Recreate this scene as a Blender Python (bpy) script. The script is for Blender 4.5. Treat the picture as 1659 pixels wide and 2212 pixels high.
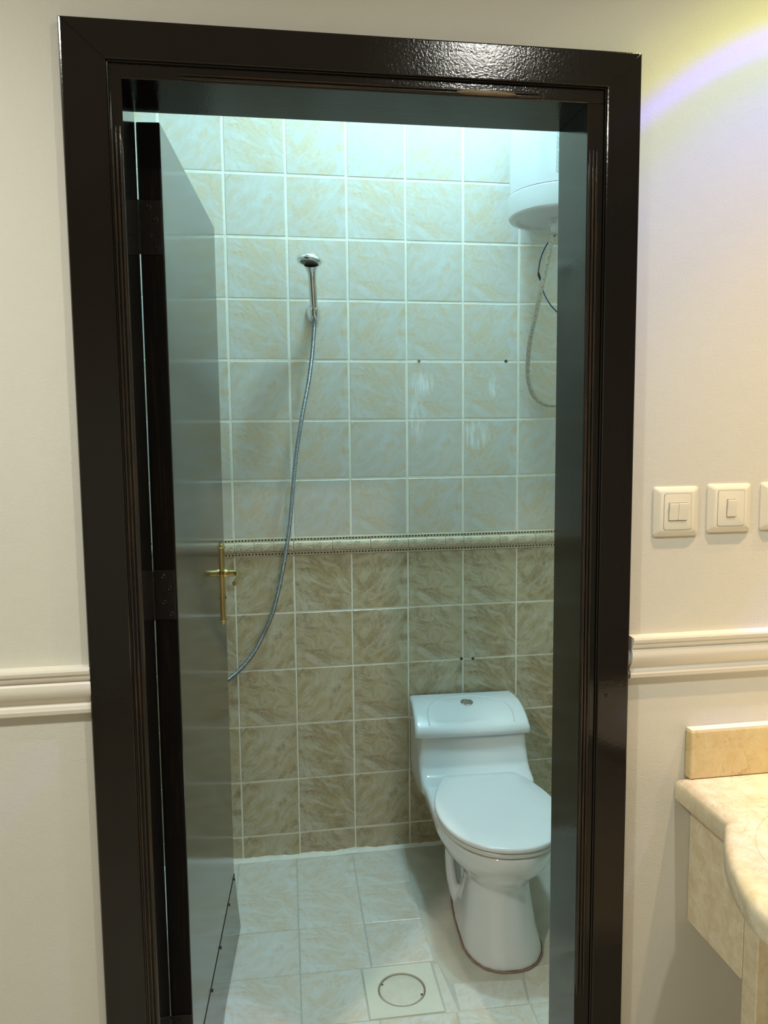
import bpy, bmesh, math, random
from mathutils import Vector, Matrix, noise

for o in list(bpy.data.objects):
    bpy.data.objects.remove(o, do_unlink=True)
sc = bpy.context.scene
COL = sc.collection
R = math.radians
rng = random.Random(7)

# ------------------------------------------------------------------ camera
cam_d = bpy.data.cameras.new('camera')
cam = bpy.data.objects.new('camera', cam_d)
COL.objects.link(cam)
cam_d.sensor_fit = 'HORIZONTAL'
cam_d.sensor_width = 36.0
cam_d.lens = 36.0 * 1680.0 / 1659.0
cam_d.clip_start = 0.02
_r = Vector((0.98694402, -0.16075274, -0.01000301))
_u = Vector((0.02579825, 0.0964738, 0.99500113))
_d = Vector((0.15898413, 0.98226848, -0.09936138))
cam.matrix_world = Matrix(((_r.x, _u.x, -_d.x, 0.0863227), (_r.y, _u.y, -_d.y, -2.7109071),
                           (_r.z, _u.z, -_d.z, 1.5243341), (0, 0, 0, 1)))
sc.camera = cam

# ------------------------------------------------------------------ world, exposure
w = bpy.data.worlds.new('world')
sc.world = w
w.use_nodes = True
w.node_tree.nodes['Background'].inputs[0].default_value = (0.02, 0.02, 0.02, 1)
w.node_tree.nodes['Background'].inputs[1].default_value = 0.2
vs = sc.view_settings
vs.view_transform = 'Standard'
vs.look = 'None'
vs.gamma = 1.0
vs.use_curve_mapping = False
vs.exposure = 0.0

# ------------------------------------------------------------------ lights of the hall
CEIL = 2.85

def halogen(name, loc, power, edge_deg, softness, prof):
    """downlight with a dichroic reflector: its beam colour changes with the angle from its axis"""
    L = bpy.data.lights.new(name, 'SPOT')
    L.energy = power
    L.spot_size = R(min(170, edge_deg * 2 + 70))
    L.spot_blend = 0.3
    L.shadow_soft_size = softness
    L.use_nodes = True
    nt = L.node_tree
    em = nt.nodes['Emission']
    geo = nt.nodes.new('ShaderNodeNewGeometry')
    sep = nt.nodes.new('ShaderNodeSeparateXYZ')
    nt.links.new(geo.outputs['Incoming'], sep.inputs[0])
    ab = nt.nodes.new('ShaderNodeMath'); ab.operation = 'ABSOLUTE'
    nt.links.new(sep.outputs['Z'], ab.inputs[0])
    ac = nt.nodes.new('ShaderNodeMath'); ac.operation = 'ARCCOSINE'
    nt.links.new(ab.outputs[0], ac.inputs[0])
    dv = nt.nodes.new('ShaderNodeMath'); dv.operation = 'DIVIDE'
    nt.links.new(ac.outputs[0], dv.inputs[0])
    dv.inputs[1].default_value = R(edge_deg) * 2
    rp = nt.nodes.new('ShaderNodeValToRGB')
    nt.links.new(dv.outputs[0], rp.inputs[0])
    el = rp.color_ramp.elements
    while len(el) > 1:
        el.remove(el[-1])
    for i, (p, c) in enumerate(prof):
        e = el[0] if i == 0 else el.new(p)
        e.position = p
        e.color = (c[0], c[1], c[2], 1)
    nt.links.new(rp.outputs[0], em.inputs['Color'])
    o = bpy.data.objects.new(name, L)
    COL.objects.link(o)
    o.location = loc
    return o

# position 0.5 of the profile is the edge of the beam
PROF_A = [(0.0, (1.0, .72, .36)), (0.21, (1.0, .68, .38)), (0.27, (.76, .57, .42)), (0.35, (.36, .34, .50)), (0.41, (.26, .29, .54)), (0.435, (.24, .29, .46)),
          (0.455, (.23, .30, .28)), (0.478, (.24, .29, .31)), (0.484, (.32, .29, .92)), (0.490, (.32, .29, .92)), (0.495, (.25, .26, .52)),
          (0.501, (.26, .25, .56)), (0.506, (.30, .31, .12)), (0.53, (.20, .20, .07)), (0.58, (.08, .08, .04)), (0.66, (0, 0, 0))]
PROF_B = [(0.0, (1.0, .74, .36)), (0.38, (1.0, .76, .42)), (0.455, (.62, .58, .62)), (0.50, (.40, .36, .60)),
          (0.53, (.34, .31, .15)), (0.62, (.10, .09, .04)), (0.75, (0, 0, 0))]
halogen('vanity_downlight', (1.22, -1.735, 2.83), 104, 41.2, 0.014, PROF_A)
halogen('vanity_downlight', (1.80, -1.60, 2.83), 170, 24.5, 0.014, PROF_B)

def recessed(name, loc, power, color, half_deg, rad):
    L = bpy.data.lights.new(name, 'SPOT')
    L.energy = power
    L.color = color
    L.spot_size = R(2 * half_deg)
    L.spot_blend = .75
    L.shadow_soft_size = rad
    o = bpy.data.objects.new(name, L)
    COL.objects.link(o)
    o.location = loc
    return o

recessed('hall_downlight', (0.85, -2.45, CEIL - 0.01), 62, (.98, 1.0, .90), 80, .024)
recessed('hall_downlight', (-1.0, -2.35, CEIL - 0.01), 170, (.98, 1.0, .90), 80, .06)

# ------------------------------------------------------------------ helpers
def link(o, parent=None):
    COL.objects.link(o)
    if parent is not None:
        o.parent = parent
    return o

def tag(o, label=None, cat=None, group=None, kind=None):
    if label: o['label'] = label
    if cat: o['category'] = cat
    if group: o['group'] = group
    if kind: o['kind'] = kind
    return o

def empty(name, loc, rz=0.0):
    o = bpy.data.objects.new(name, None)
    o.empty_display_size = 0.05
    o.location = loc
    o.rotation_euler = (0, 0, rz)
    return link(o)

def smooth_by_angle(me, ang=35):
    bm = bmesh.new(); bm.from_mesh(me)
    for f in bm.faces: f.smooth = True
    for e in bm.edges:
        if len(e.link_faces) == 2 and e.calc_face_angle(0) > R(ang):
            e.smooth = False
    bm.to_mesh(me); bm.free()

def mk(name, bm, mat, parent=None, smooth=None, loc=None):
    bmesh.ops.recalc_face_normals(bm, faces=bm.faces)
    me = bpy.data.meshes.new(name)
    bm.to_mesh(me); bm.free()
    if mat is not None: me.materials.append(mat)
    if smooth: smooth_by_angle(me, smooth)
    o = bpy.data.objects.new(name, me)
    if loc: o.location = loc
    return link(o, parent)

def box(bm, x0, x1, y0, y1, z0, z1, bev=0.0, seg=1):
    r = bmesh.ops.create_cube(bm, size=1.0)
    vs_ = r['verts']
    for v in vs_:
        v.co = Vector(((x0 + x1) / 2 + v.co.x * (x1 - x0), (y0 + y1) / 2 + v.co.y * (y1 - y0), (z0 + z1) / 2 + v.co.z * (z1 - z0)))
    if bev > 0:
        es = list({e for v in vs_ for e in v.link_edges})
        bmesh.ops.bevel(bm, geom=es, offset=bev, segments=seg, affect='EDGES', profile=0.5)
    return bm

def nb(*a, **k):
    return box(bmesh.new(), *a, **k)

def loft(bm, rings, cap=True, closed=True):
    rows = [[bm.verts.new(p) for p in ring] for ring in rings]
    n = len(rows[0])
    for a, b in zip(rows[:-1], rows[1:]):
        for i in range(n if closed else n - 1):
            j = (i + 1) % n
            try: bm.faces.new((a[i], a[j], b[j], b[i]))
            except ValueError: pass
    if cap and closed:
        try:
            bm.faces.new(rows[0][::-1]); bm.faces.new(rows[-1])
        except ValueError: pass
    return rows

def lathe(bm, prof, n=32, center=(0, 0, 0), M=None):
    """prof: (radius, height) list about local z"""
    rings = []
    for r_, h in prof:
        ring = []
        for i in range(n):
            a = 2 * math.pi * i / n
            p = Vector((r_ * math.cos(a), r_ * math.sin(a), h))
            if M is not None: p = M @ p
            ring.append(p + Vector(center))
        rings.append(ring)
    return loft(bm, rings)

def catmull(pts, n=12):
    P_ = [Vector(p) for p in pts]
    P_ = [P_[0] * 2 - P_[1]] + P_ + [P_[-1] * 2 - P_[-2]]
    out = []
    for i in range(1, len(P_) - 2):
        p0, p1, p2, p3 = P_[i - 1:i + 3]
        for k in range(n):
            t = k / n
            out.append(0.5 * ((2 * p1) + (p2 - p0) * t + (2 * p0 - 5 * p1 + 4 * p2 - p3) * t * t + (3 * p1 - p0 - 3 * p2 + p3) * t ** 3))
    out.append(P_[-2].copy())
    return out

def resample(pts, step):
    out = [pts[0].copy()]; acc = 0.0
    for a, b in zip(pts[:-1], pts[1:]):
        L = (b - a).length
        t = step - acc
        while t <= L:
            out.append(a.lerp(b, t / L)); t += step
        acc = L - (t - step)
    return out

def tube(bm, pts, rad, n=10, cap=True):
    pts = [Vector(p) for p in pts]
    rings = []
    t0 = (pts[1] - pts[0]).normalized()
    nrm = t0.orthogonal().normalized()
    for i, p in enumerate(pts):
        t = (pts[min(i + 1, len(pts) - 1)] - pts[max(i - 1, 0)]).normalized()
        nrm = (nrm - t * nrm.dot(t)).normalized()
        b = t.cross(nrm)
        r_ = rad(i) if callable(rad) else rad
        rings.append([p + (nrm * math.cos(2 * math.pi * k / n) + b * math.sin(2 * math.pi * k / n)) * r_ for k in range(n)])
    return loft(bm, rings, cap)

def prism(bm, poly, z0, z1):
    """poly (x,y) extruded in z"""
    a = [bm.verts.new((x, y, z0)) for x, y in poly]
    b = [bm.verts.new((x, y, z1)) for x, y in poly]
    n = len(poly)
    bm.faces.new(a[::-1]); bm.faces.new(b)
    for i in range(n):
        bm.faces.new((a[i], a[(i + 1) % n], b[(i + 1) % n], b[i]))

# ------------------------------------------------------------------ materials
def newmat(name):
    m = bpy.data.materials.new(name)
    m.use_nodes = True
    nt = m.node_tree
    return m, nt, nt.nodes['Principled BSDF']

def setp(b, **k):
    names = {'col': 'Base Color', 'rough': 'Roughness', 'metal': 'Metallic', 'spec': 'Specular IOR Level',
             'coat': 'Coat Weight', 'coatr': 'Coat Roughness', 'ior': 'IOR'}
    for a, v in k.items():
        b.inputs[names[a]].default_value = (v[0], v[1], v[2], 1) if a == 'col' else v

def N(nt, t, **k):
    n = nt.nodes.new('ShaderNode' + t)
    for a, v in k.items():
        if a.startswith('i_'):
            key = a[2:]
            n.inputs[int(key) if key.isdigit() else key].default_value = v
        else:
            setattr(n, a, v)
    return n

def ramp(nt, src, stops):
    r = N(nt, 'ValToRGB')
    nt.links.new(src, r.inputs[0])
    el = r.color_ramp.elements
    while len(el) < len(stops): el.new(0.5)
    for e, (p, c) in zip(el, stops):
        e.position = p
        e.color = (c, c, c, 1) if isinstance(c, (int, float)) else (c[0], c[1], c[2], 1)
    return r.outputs[0]

def mixc(nt, fac, a, b, mode='MIX'):
    m = N(nt, 'Mix', data_type='RGBA', blend_type=mode)
    for s, v in ((0, fac), (6, a), (7, b)):
        if hasattr(v, 'is_output'): nt.links.new(v, m.inputs[s])
        elif s == 0: m.inputs[0].default_value = v
        else: m.inputs[s].default_value = (v[0], v[1], v[2], 1)
    return m.outputs[2]

def math_(nt, op, a, b=None):
    m = N(nt, 'Math', operation=op)
    for i, v in enumerate((a, b)):
        if v is None: continue
        if hasattr(v, 'is_output'): nt.links.new(v, m.inputs[i])
        else: m.inputs[i].default_value = v
    return m.outputs[0]

def noise_tex(nt, vec, scale, detail=4, rough=0.55, dist=0.0):
    n = N(nt, 'TexNoise')
    n.inputs['Scale'].default_value = scale
    n.inputs['Detail'].default_value = detail
    n.inputs['Roughness'].default_value = rough
    n.inputs['Distortion'].default_value = dist
    if vec is not None: nt.links.new(vec, n.inputs['Vector'])
    return n.outputs['Fac']

def bump(nt, b, h, strength, dist):
    bp = N(nt, 'Bump')
    bp.inputs['Strength'].default_value = strength
    bp.inputs['Distance'].default_value = dist
    nt.links.new(h, bp.inputs['Height'])
    nt.links.new(bp.outputs[0], b.inputs['Normal'])

def pos(nt):
    return N(nt, 'NewGeometry').outputs['Position']

def plain(name, col, rough=0.5, metal=0.0, var=0.08, scale=30, bmp=0.0, bscale=200, bdist=0.001, **k):
    m, nt, b = newmat(name)
    setp(b, col=col, rough=rough, metal=metal, **k)
    tc = N(nt, 'TexCoord').outputs['Object']
    f = noise_tex(nt, tc, scale)
    c = mixc(nt, f, tuple(x * (1 - var) for x in col), tuple(min(1, x * (1 + var)) for x in col))
    nt.links.new(c, b.inputs['Base Color'])
    if bmp: bump(nt, b, noise_tex(nt, tc, bscale, 3), bmp, bdist)
    return m

def wall_paint():
    m, nt, b = newmat('cream_paint')
    p = pos(nt)
    f = noise_tex(nt, p, 3.0, 3)
    c = mixc(nt, f, (.63, .605, .54), (.67, .645, .58))
    nt.links.new(c, b.inputs['Base Color'])
    setp(b, rough=0.62, spec=0.3)
    h = math_(nt, 'ADD', noise_tex(nt, p, 260, 3, .6), math_(nt, 'MULTIPLY', noise_tex(nt, p, 25, 2), 1.2))
    bump(nt, b, h, 0.35, 0.0016)
    return m

def stone_tile(name, base, pale, warm, dark, rough, axis_world=False, warm_amt=.8):
    m, nt, b = newmat(name)
    tc = N(nt, 'TexCoord').outputs['Object']
    rnd = N(nt, 'ObjectInfo').outputs['Random']
    step = math_(nt, 'FLOOR', math_(nt, 'MULTIPLY', rnd, 4.0))
    # four prints of the same tile, each one turned a quarter
    rot = N(nt, 'VectorRotate', rotation_type='Z_AXIS')
    nt.links.new(tc, rot.inputs['Vector'])
    nt.links.new(math_(nt, 'ADD', math_(nt, 'MULTIPLY', math_(nt, 'FLOOR', math_(nt, 'MULTIPLY', rnd, 2.0)), 1.5708), R(36)), rot.inputs['Angle'])
    off = N(nt, 'CombineXYZ')
    nt.links.new(math_(nt, 'MULTIPLY', step, 3.17), off.inputs[2])
    add = N(nt, 'VectorMath', operation='ADD')
    nt.links.new(rot.outputs[0], add.inputs[0]); nt.links.new(off.outputs[0], add.inputs[1])
    mp = N(nt, 'Mapping')
    mp.inputs['Scale'].default_value = (1.0, 1.7, 1.0)
    nt.links.new(add.outputs[0], mp.inputs['Vector'])
    v = mp.outputs[0]
    big = noise_tex(nt, v, 7.0, 7, .68, 1.3)
    c = mixc(nt, ramp(nt, big, [(.42, 0), (.60, 1)]), base, pale)
    warmf = math_(nt, 'MULTIPLY', ramp(nt, noise_tex(nt, v, 9.0, 9, .74, 1.2), [(.45, 0), (.64, 1)]), warm_amt)
    c = mixc(nt, warmf, c, warm)
    fine = ramp(nt, noise_tex(nt, v, 60, 6, .75), [(.40, 0), (.72, 1)])
    c = mixc(nt, math_(nt, 'MULTIPLY', math_(nt, 'MULTIPLY', fine, math_(nt, 'ADD', warmf, .15)), .8), c, dark)
    # a few drawn-out streaks along the grain
    mp3 = N(nt, 'Mapping')
    mp3.inputs['Scale'].default_value = (4.5, 52, 1)
    nt.links.new(add.outputs[0], mp3.inputs['Vector'])
    vein = ramp(nt, noise_tex(nt, mp3.outputs[0], 1.0, 3, .5, .4), [(.66, 0), (.74, 1)])
    c = mixc(nt, math_(nt, 'MULTIPLY', vein, .45), c, dark)
    return m, nt, b, c, rough

def finish_tile(t, smear=False):
    m, nt, b, c, rough = t
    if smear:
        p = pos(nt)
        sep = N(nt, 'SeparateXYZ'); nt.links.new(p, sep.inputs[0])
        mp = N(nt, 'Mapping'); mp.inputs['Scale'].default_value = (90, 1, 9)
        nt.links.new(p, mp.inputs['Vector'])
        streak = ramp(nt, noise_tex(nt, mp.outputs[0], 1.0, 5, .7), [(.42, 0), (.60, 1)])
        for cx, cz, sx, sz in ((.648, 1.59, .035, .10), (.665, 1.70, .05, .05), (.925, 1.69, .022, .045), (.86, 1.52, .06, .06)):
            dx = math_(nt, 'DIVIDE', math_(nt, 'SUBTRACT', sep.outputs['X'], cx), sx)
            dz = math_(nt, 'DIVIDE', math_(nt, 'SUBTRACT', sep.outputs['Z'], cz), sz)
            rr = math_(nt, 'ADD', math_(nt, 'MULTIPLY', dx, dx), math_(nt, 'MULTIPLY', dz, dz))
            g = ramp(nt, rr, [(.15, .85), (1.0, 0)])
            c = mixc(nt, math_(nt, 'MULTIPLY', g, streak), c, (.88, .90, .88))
    nt.links.new(c, b.inputs['Base Color'])
    setp(b, rough=rough, spec=.5)
    tc = N(nt, 'TexCoord').outputs['Object']
    bump(nt, b, noise_tex(nt, tc, 60, 4), .12, .0012)
    return m

M_PAINT = wall_paint()
M_TILE_U = finish_tile(stone_tile('beige_wall_tile', (.63, .585, .50), (.66, .655, .62), (.70, .545, .33), (.52, .37, .20), .28), True)
M_TILE_L = finish_tile(stone_tile('brown_wall_tile', (.55, .445, .265), (.66, .595, .45), (.43, .31, .165), (.20, .13, .07), .26, warm_amt=.9))
M_TILE_F = finish_tile(stone_tile('floor_tile', (.72, .655, .56), (.74, .725, .67), (.71, .58, .42), (.54, .41, .27), .24))
M_GROUT = plain('wall_grout', (.88, .84, .73), .85, var=.12, scale=40, bmp=.3, bscale=300)
M_FGROUT = plain('floor_grout', (.50, .48, .40), .85, var=.15, scale=30)
M_CEMENT = plain('cement', (.58, .53, .43), .7, var=.22, scale=14, bmp=.5, bscale=90, bdist=.002)
M_BORDER = plain('border_ceramic', (.62, .52, .36), .35, var=.08, scale=60)
M_BEAD = plain('dark_bead', (.035, .028, .018), .5, var=.3, scale=80)

def dark_gloss(name, col, wear=0.0, rough=.11, bmp=.10, vertical=True, grain=130):
    m, nt, b = newmat(name)
    p = pos(nt)
    mp = N(nt, 'Mapping'); mp.inputs['Scale'].default_value = (60, 60, 3) if vertical else (3, 60, 60)
    nt.links.new(p, mp.inputs['Vector'])
    st = noise_tex(nt, mp.outputs[0], 1.0, 4, .6)
    c = mixc(nt, st, tuple(x * .75 for x in col), tuple(x * 1.3 for x in col))
    if wear:
        mp2 = N(nt, 'Mapping'); mp2.inputs['Scale'].default_value = (150, 150, 6) if vertical else (6, 150, 150)
        nt.links.new(p, mp2.inputs['Vector'])
        wf = math_(nt, 'MULTIPLY', ramp(nt, noise_tex(nt, mp2.outputs[0], 1.0, 5, .7), [(.50, 0), (.62, 1)]), wear)
        c = mixc(nt, wf, c, (.16, .085, .03))
    nt.links.new(c, b.inputs['Base Color'])
    setp(b, rough=rough, spec=.5)
    h = math_(nt, 'ADD', math_(nt, 'MULTIPLY', st, .6), noise_tex(nt, p, grain, 3, .6))
    bump(nt, b, h, bmp, .0012)
    return m

M_FRAME = dark_gloss('dark_brown_gloss_frame', (.0065, .0048, .0036), 0, .12, .12)
M_FRAMEH = dark_gloss('dark_brown_gloss_head', (.0065, .0048, .0036), 0, .13, .30, False, 210)
for _m in (M_FRAME, M_FRAMEH):
    _m.node_tree.nodes['Principled BSDF'].inputs['Specular IOR Level'].default_value = .42
M_BEADW = dark_gloss('worn_bead_moulding', (.012, .0085, .006), .2, .2, .3)
M_BEADWH = dark_gloss('worn_head_moulding', (.012, .0085, .006), .3, .2, .3, False)
M_DOOR = dark_gloss('dark_brown_gloss_door', (.014, .012, .0095), 0, .13, .02)
M_DOOR.node_tree.nodes['Principled BSDF'].inputs['IOR'].default_value = 2.1
M_DOOREDGE = dark_gloss('dark_door_edge', (.003, .002, .0016), .05, .45, .3)
M_DOOREDGE.node_tree.nodes['Principled BSDF'].inputs['Specular IOR Level'].default_value = .2
M_HINGE = plain('painted_hinge', (.008, .006, .005), .35, bmp=.5, bscale=120)
M_CERAMIC = plain('white_ceramic', (.78, .78, .76), .07, var=.01, coat=.4)
M_SEAT = plain('white_seat_plastic', (.80, .80, .79), .18, var=.01)
M_SEATRING = plain('ivory_seat_plastic', (.68, .67, .62), .25, var=.02)
M_CHROME = plain('chrome', (.72, .73, .74), .09, 1.0, var=.03)
M_HOSE = plain('chrome_hose', (.30, .31, .32), .38, 1.0, var=.1)
M_BRASS = plain('polished_brass', (.62, .47, .20), .15, 1.0, var=.06)
M_HEATER = plain('white_enamel', (.72, .72, .72), .18, var=.01)
M_HEATCAP = plain('white_heater_plastic', (.74, .74, .74), .3, var=.01)
M_OLDHOSE = plain('worn_braided_hose', (.52, .47, .38), .34, .5, var=.3, scale=120, bmp=.6, bscale=500)
M_BLUE = plain('blue_wire', (.02, .05, .14), .4)
M_BLACK = plain('black_tape', (.01, .01, .012), .5)
M_LABEL = plain('label_paper', (.72, .76, .76), .4, var=.01)
M_INK = plain('label_ink', (.12, .15, .17), .6, var=.1)
M_DRAIN = plain('cream_drain_plastic', (.72, .68, .55), .45, var=.05, scale=40)
M_DRAINLID = plain('stained_drain_lid', (.66, .61, .49), .45, var=.14, scale=25)
M_DIRT = plain('dark_dirt', (.09, .065, .035), .8, var=.3)
M_SEAL = plain('brown_sealant', (.34, .20, .14), .7, var=.4, scale=40)
M_SWITCH = plain('switch_plastic', (.72, .68, .58), .32, var=.03, scale=20)
M_ROCKER = plain('rocker_plastic', (.78, .73, .62), .28, var=.02)
M_RAIL = plain('rail_paint', (.76, .71, .63), .42, var=.03, scale=8, bmp=.15, bscale=60)
M_FILLER = plain('grey_filler', (.42, .45, .48), .7, var=.15)
M_HFLOOR = plain('hall_floor_marble', (.48, .41, .30), .25, var=.15, scale=4)
M_WHITE = plain('ceiling_white', (.75, .72, .66), .7, var=.02)
M_PLUGG = plain('grey_plug', (.32, .34, .33), .6)

def marble(name, a, b_, vein, rough):
    m, nt, b = newmat(name)
    p = pos(nt)
    c = mixc(nt, ramp(nt, noise_tex(nt, p, 26, 9, .80, .25), [(.38, 0), (.62, 1)]), a, b_)
    n2 = noise_tex(nt, p, 9, 5, .62, 1.6)
    vn = ramp(nt, math_(nt, 'ABSOLUTE', math_(nt, 'SUBTRACT', n2, .5)), [(.0, 1), (.010, 0)])
    msk = ramp(nt, noise_tex(nt, p, 5, 2), [(.46, 0), (.60, 1)])
    c = mixc(nt, math_(nt, 'MULTIPLY', math_(nt, 'MULTIPLY', vn, msk), .75), c, vein)
    nt.links.new(c, b.inputs['Base Color'])
    setp(b, rough=rough)
    return m

M_MARBLE = marble('cream_marble', (.64, .53, .34), (.78, .71, .55), (.40, .25, .12), .22)
M_SPLASH = marble('yellow_marble', (.60, .45, .22), (.68, .54, .30), (.32, .17, .07), .25)

# ------------------------------------------------------------------ the setting
P = 0.2035
ZU = 2.593           # upper grid line 0
ZL = 1.107           # top line of the brown tiles
XL, XR = -0.45, 1.55
YF = -1.165          # bathroom side of the door wall
YW = -1.28           # hall side of the door wall
BCEIL = 3.45

def struct(o, label, cat):
    return tag(o, label, cat, kind='structure')

wall_back = struct(mk('wall_back', nb(XL - .1, XR + .1, .0013, .12, -.1, BCEIL), M_GROUT),
                   'tiled back wall of the bathroom, beige above and brown below a relief border', 'wall')
wall_left = struct(mk('wall_left', nb(XL - .12, XL - .0013, YF, .0013, -.1, BCEIL), M_GROUT),
                   'tiled left side wall of the bathroom, hidden behind the open door', 'wall')
wall_right = struct(mk('wall_right', nb(XR + .0013, XR + .12, YF, .0013, -.1, BCEIL), M_GROUT),
                    'tiled right side wall of the bathroom beyond the toilet', 'wall')
floor = struct(mk('floor', nb(XL, XR, YF - .14, .0013, -.12, -.0016), M_FGROUT),
               'bathroom floor of pale square tiles around the toilet', 'floor')
struct(mk('ceiling', nb(XL - .12, XR + .12, YF, .12, BCEIL, BCEIL + .1), M_WHITE), 'white bathroom ceiling', 'ceiling')

# hall
OX0, OX1, OZ = -0.154, 0.738, 2.168          # rough opening in the door wall
bm = bmesh.new()
box(bm, -2.0, OX0, YW, YF, -.02, CEIL)
box(bm, OX1, 2.6, YW, YF, -.02, CEIL)
box(bm, OX0, OX1, YW, YF, OZ, CEIL)
struct(mk('wall_front', bm, M_PAINT), 'cream painted hall wall around the bathroom doorway', 'wall')
struct(mk('wall_hall_left', nb(-2.1, -2.0, -4.6, YW, -.02, CEIL), M_PAINT), 'cream painted left wall of the hall', 'wall')
struct(mk('wall_hall_right', nb(2.6, 2.7, -4.6, YW, -.02, CEIL), M_PAINT), 'cream painted right wall of the hall beyond the vanity', 'wall')
struct(mk('wall_hall_rear', nb(-2.1, 2.7, -4.7, -4.6, -.02, CEIL), M_PAINT), 'cream painted wall at the far end of the hall', 'wall')
struct(mk('floor_hall', nb(-2.1, 2.7, -4.7, YF - .14, -.12, -.02), M_HFLOOR), 'polished beige hall floor', 'floor')
struct(mk('ceiling_hall', nb(-2.1, 2.7, -4.7, YF, CEIL, CEIL + .1), M_WHITE), 'white hall ceiling', 'ceiling')

# --- tiles: a bevelled slab whose local z is the face, origin at the centre of the full tile
TCACHE = {}
def tile_mesh(poly, mat, th=.0055, bev=.0014):
    key = (tuple((round(x, 4), round(y, 4)) for x, y in poly), mat.name)
    if key in TCACHE: return TCACHE[key]
    bm = bmesh.new()
    n = len(poly)
    cx = sum(p[0] for p in poly) / n; cy = sum(p[1] for p in poly) / n
    def inset(d):
        out = []
        for i in range(n):
            a = Vector(poly[i - 1]); b = Vector(poly[i]); c = Vector(poly[(i + 1) % n])
            e1 = (b - a).normalized(); e2 = (c - b).normalized()
            n1 = Vector((-e1.y, e1.x)); n2 = Vector((-e2.y, e2.x))
            k = n1 + n2
            k = k / max(.3, k.dot(n1)) if k.length > 1e-6 else n1
            out.append(b + k * d)
        return out
    area_ = sum(poly[i - 1][0] * poly[i][1] - poly[i][0] * poly[i - 1][1] for i in range(n))
    if area_ < 0:
        poly = list(poly)[::-1]
    r0 = [Vector((x, y, -th)) for x, y in poly]
    r1 = [Vector((x, y, -bev)) for x, y in poly]
    i2 = inset(bev)
    r2 = [Vector((v.x, v.y, 0)) for v in i2]
    loft(bm, [r0, r1, r2])
    bmesh.ops.recalc_face_normals(bm, faces=bm.faces)
    me = bpy.data.meshes.new('tile')
    bm.to_mesh(me); bm.free()
    me.materials.append(mat)
    TCACHE[key] = me
    return me

def put_tile(me, M, parent, jit=.0007, tilt=.10, name='tile'):
    o = bpy.data.objects.new(name, me)
    J = Matrix.Translation((rng.uniform(-jit, jit), rng.uniform(-jit, jit), rng.uniform(-.0003, .0003)))
    T = Matrix.Rotation(R(rng.uniform(-tilt, tilt)), 4, 'X') @ Matrix.Rotation(R(rng.uniform(-tilt, tilt)), 4, 'Y') @ Matrix.Rotation(R(rng.uniform(-tilt, tilt)), 4, 'Z')
    link(o, parent)
    o.matrix_world = M @ J @ T
    return o

BASES = {
    'back': (lambda u, z: Matrix(((1, 0, 0, u), (0, 0, -1, 0), (0, 1, 0, z), (0, 0, 0, 1))), XL, XR, wall_back),
    'left': (lambda u, z: Matrix(((0, 0, 1, XL), (1, 0, 0, u), (0, 1, 0, z), (0, 0, 0, 1))), YF, 0.0, wall_left),
    'right': (lambda u, z: Matrix(((0, 0, -1, XR), (-1, 0, 0, u), (0, 1, 0, z), (0, 0, 0, 1))), YF, 0.0, wall_right),
}
GR = .0076
def wall_tiles(side):
    fr, u0, u1, par = BASES[side]
    sgn = -1 if side == 'right' else 1
    rows = []
    for i in range(-5, 7):
        zt = ZU - P * i; zb = zt - P
        rows.append((zb, min(zt, BCEIL), (zt + zb) / 2, M_TILE_U, GR))
    for i in range(0, 6):
        zt = ZL - P * i; zb = zt - P
        rows.append((max(zb, 0.0), zt, (zt + zb) / 2, M_TILE_L, .0052))
    c0 = math.floor(u0 / P) - 1
    c1 = math.ceil(u1 / P) + 1
    for zb, zt, zc, mat, g in rows:
        for c in range(c0, c1):
            a = max(c * P, u0); b = min((c + 1) * P, u1)
            if b - a < .015: continue
            uc = (c + .5) * P
            x0 = (a - uc) * sgn; x1 = (b - uc) * sgn
            if x0 > x1: x0, x1 = x1, x0
            g2 = g / 2
            poly = [(x0 + g2, zb - zc + g2), (x1 - g2, zb - zc + g2), (x1 - g2, zt - zc - g2), (x0 + g2, zt - zc - g2)]
            put_tile(tile_mesh(poly, mat), fr(uc, zc), par)

for s in ('back', 'left', 'right'):
    wall_tiles(s)

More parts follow.
